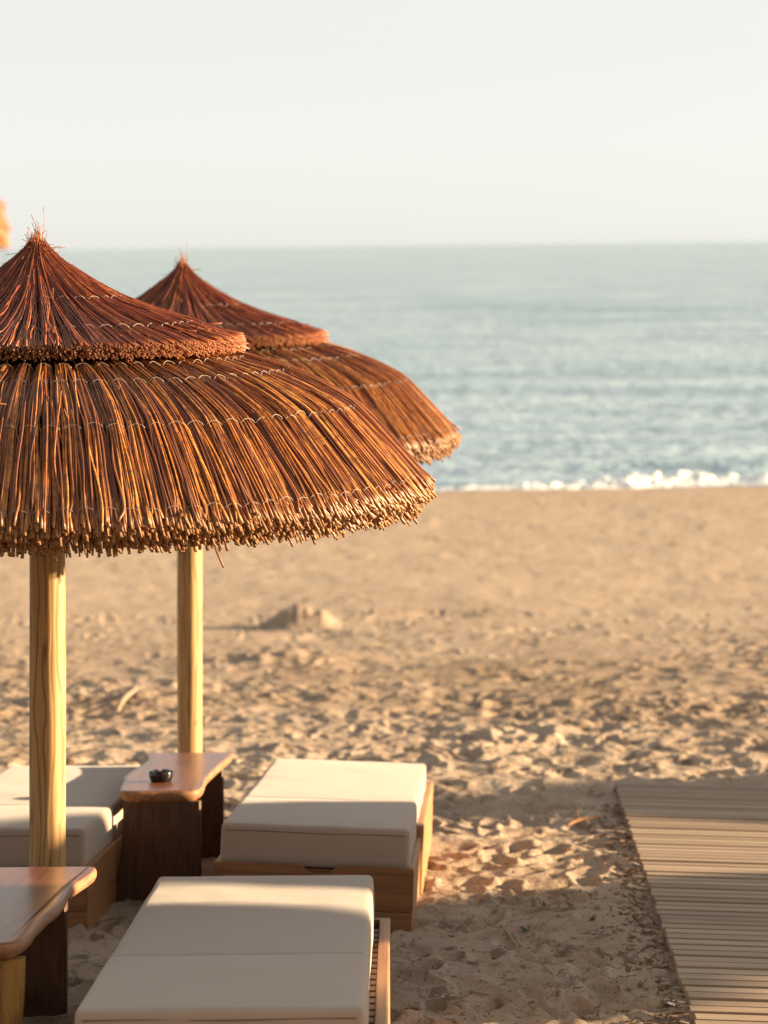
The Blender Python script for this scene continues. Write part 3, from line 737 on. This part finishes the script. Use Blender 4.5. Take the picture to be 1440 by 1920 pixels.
stick2((216,1331),(254,1302),.020,M['drift'],'driftwood_stick','pale blurred driftwood stick lying on sand between the two parasol poles','driftwood',lift=.03,bend=.01)
stick2((1058,1553),(1120,1539),.009,M['redstick'],'driftwood_stick','forked reddish brown stick on shaded sand left of the far boardwalk end','driftwood',branch=True,lift=.014)
stick2((940,1750),(984,1790),.0042,M['drift'],'driftwood_stick','long thin grey stick on shaded sand right of the nearest lounger','driftwood',lift=.006,bend=.006)
stick2((1025,1830),(1040,1858),.0040,M['drift'],'driftwood_stick','short bent grey stick standing in shaded sand near the bottom','driftwood',lift=.008,bend=.05)
stick2((942,1857),(962,1843),.0022,M['redstick'],'twig','thin branching brown twig on shaded sand','twig',branch=True,lift=.004)
stick2((762,1899),(790,1903),.0038,M['redstick'],'twig','orange-brown splinter on sunlit sand beside the nearest lounger','twig',lift=.006)
stick2((975,1908),(1010,1903),.0016,M['drift'],'dry_stalk','fine pale curved stalk arching over sunlit sand at the bottom','stalk',bend=.15,lift=.006)
stick2((722,1736),(742,1726),.0028,M['drift'],'twig','thin pale twig at the foot of the middle lounger','twig',lift=.02)
def chip(px, py, size, mat, name, label, cat, rz=0.0):
    x, y, _ = ground_at(px, py)
    bm = bmesh.new(); r = bmesh.ops.create_icosphere(bm, subdivisions=2, radius=1)
    for v in bm.verts:
        n = 1+.25*math.sin(v.co.x*5+v.co.y*3+px); v.co = Vector((v.co.x*size*n, v.co.y*size*.7*n, v.co.z*size*.28*(1 if v.co.z > 0 else .4)))
    o = bm_obj(name, bm, mat, None, True); o.location = (x, y, gz(x, y)+size*.12); o.rotation_euler = (.25, .3, rz); tag(o, label, cat); return o
chip(1258, 1884, .016, M['shell'], 'shell', 'small white shell on shaded sand beside the boardwalk edge', 'shell', .8)
chip(1251, 1806, .010, M['shell'], 'shell', 'tiny bright shell in the seaweed along the boardwalk edge', 'shell', .3)
chip(985, 1758, .018, M['leaf'], 'green_leaf', 'small green leaf on the shaded sand', 'leaf', .5)
chip(932, 1800, .022, M['litter'], 'bark_chip', 'dark bark chip on shaded sand beside the long stick', 'bark')
chip(1104, 1870, .018, M['litter'], 'bark_chip', 'brown bark chip near the bottom between sticks and boardwalk', 'bark', 1.0)
def litter(n=2200):
    V, Q, base = [], [], 0; r_ = random.Random(9); A = []
    for i in range(n):
        if i < n*.30:      # drift line of dry seaweed along the boardwalk's edge
            D = r_.uniform(7.2, 12.6); ex = .907+(D-7.285)*.056; clump = .5+.5*math.sin(D*5.3)+.3*math.sin(D*13)
            if r_.random() > .15+.85*max(0, clump): D += r_.gauss(0, .15); clump = 1
            x = ex-.02-abs(r_.gauss(0, .05+.07*max(0, clump)))
            L = r_.uniform(.005, .020)
        else:
            D = r_.uniform(6.8, 15); x = r_.uniform(.0, 1.0)*(.5+.09*D)*1.2-.1; L = r_.uniform(.002, .008)*(1.8 if r_.random() < .1 else 1)
        z = gz(x, D); a = r_.uniform(0, 6.28); w = L*r_.uniform(.12, .5); th = r_.uniform(.001, .003); tl = r_.gauss(0, .25)
        c, s = math.cos(a), math.sin(a); bow = L*r_.uniform(0, .15)
        for k, u in enumerate((-1, 0, 1)):
            for sg in (-1, 1):
                for zz in (0, th): V.append((x+c*u*L-s*(sg*w*(1.1-abs(u)*.6)+bow*(1-u*u)), D+s*u*L+c*(sg*w*(1.1-abs(u)*.6)+bow*(1-u*u)), z+zz+.003+abs(u*L*tl)))
        rn = r_.random(); A += [rn]*12
        b = base
        for k in (0, 4):
            o_ = b+k
            Q += [(o_+1, o_+5, o_+7, o_+3), (o_, o_+2, o_+6, o_+4), (o_, o_+4, o_+5, o_+1), (o_+2, o_+3, o_+7, o_+6)]
        Q += [(b, b+1, b+3, b+2), (b+8, b+10, b+11, b+9)]
        base += 12
    o = link('plant_litter', mesh_np('plant_litter', np.array(V), [(np.array(Q), 0)], smooth=False, attrs={'rnd': A}), M['litter'])
    tag(o, 'dry brown seaweed and plant crumbs strewn along the boardwalk edge and over the sand', 'seaweed', kind='stuff')
litter()
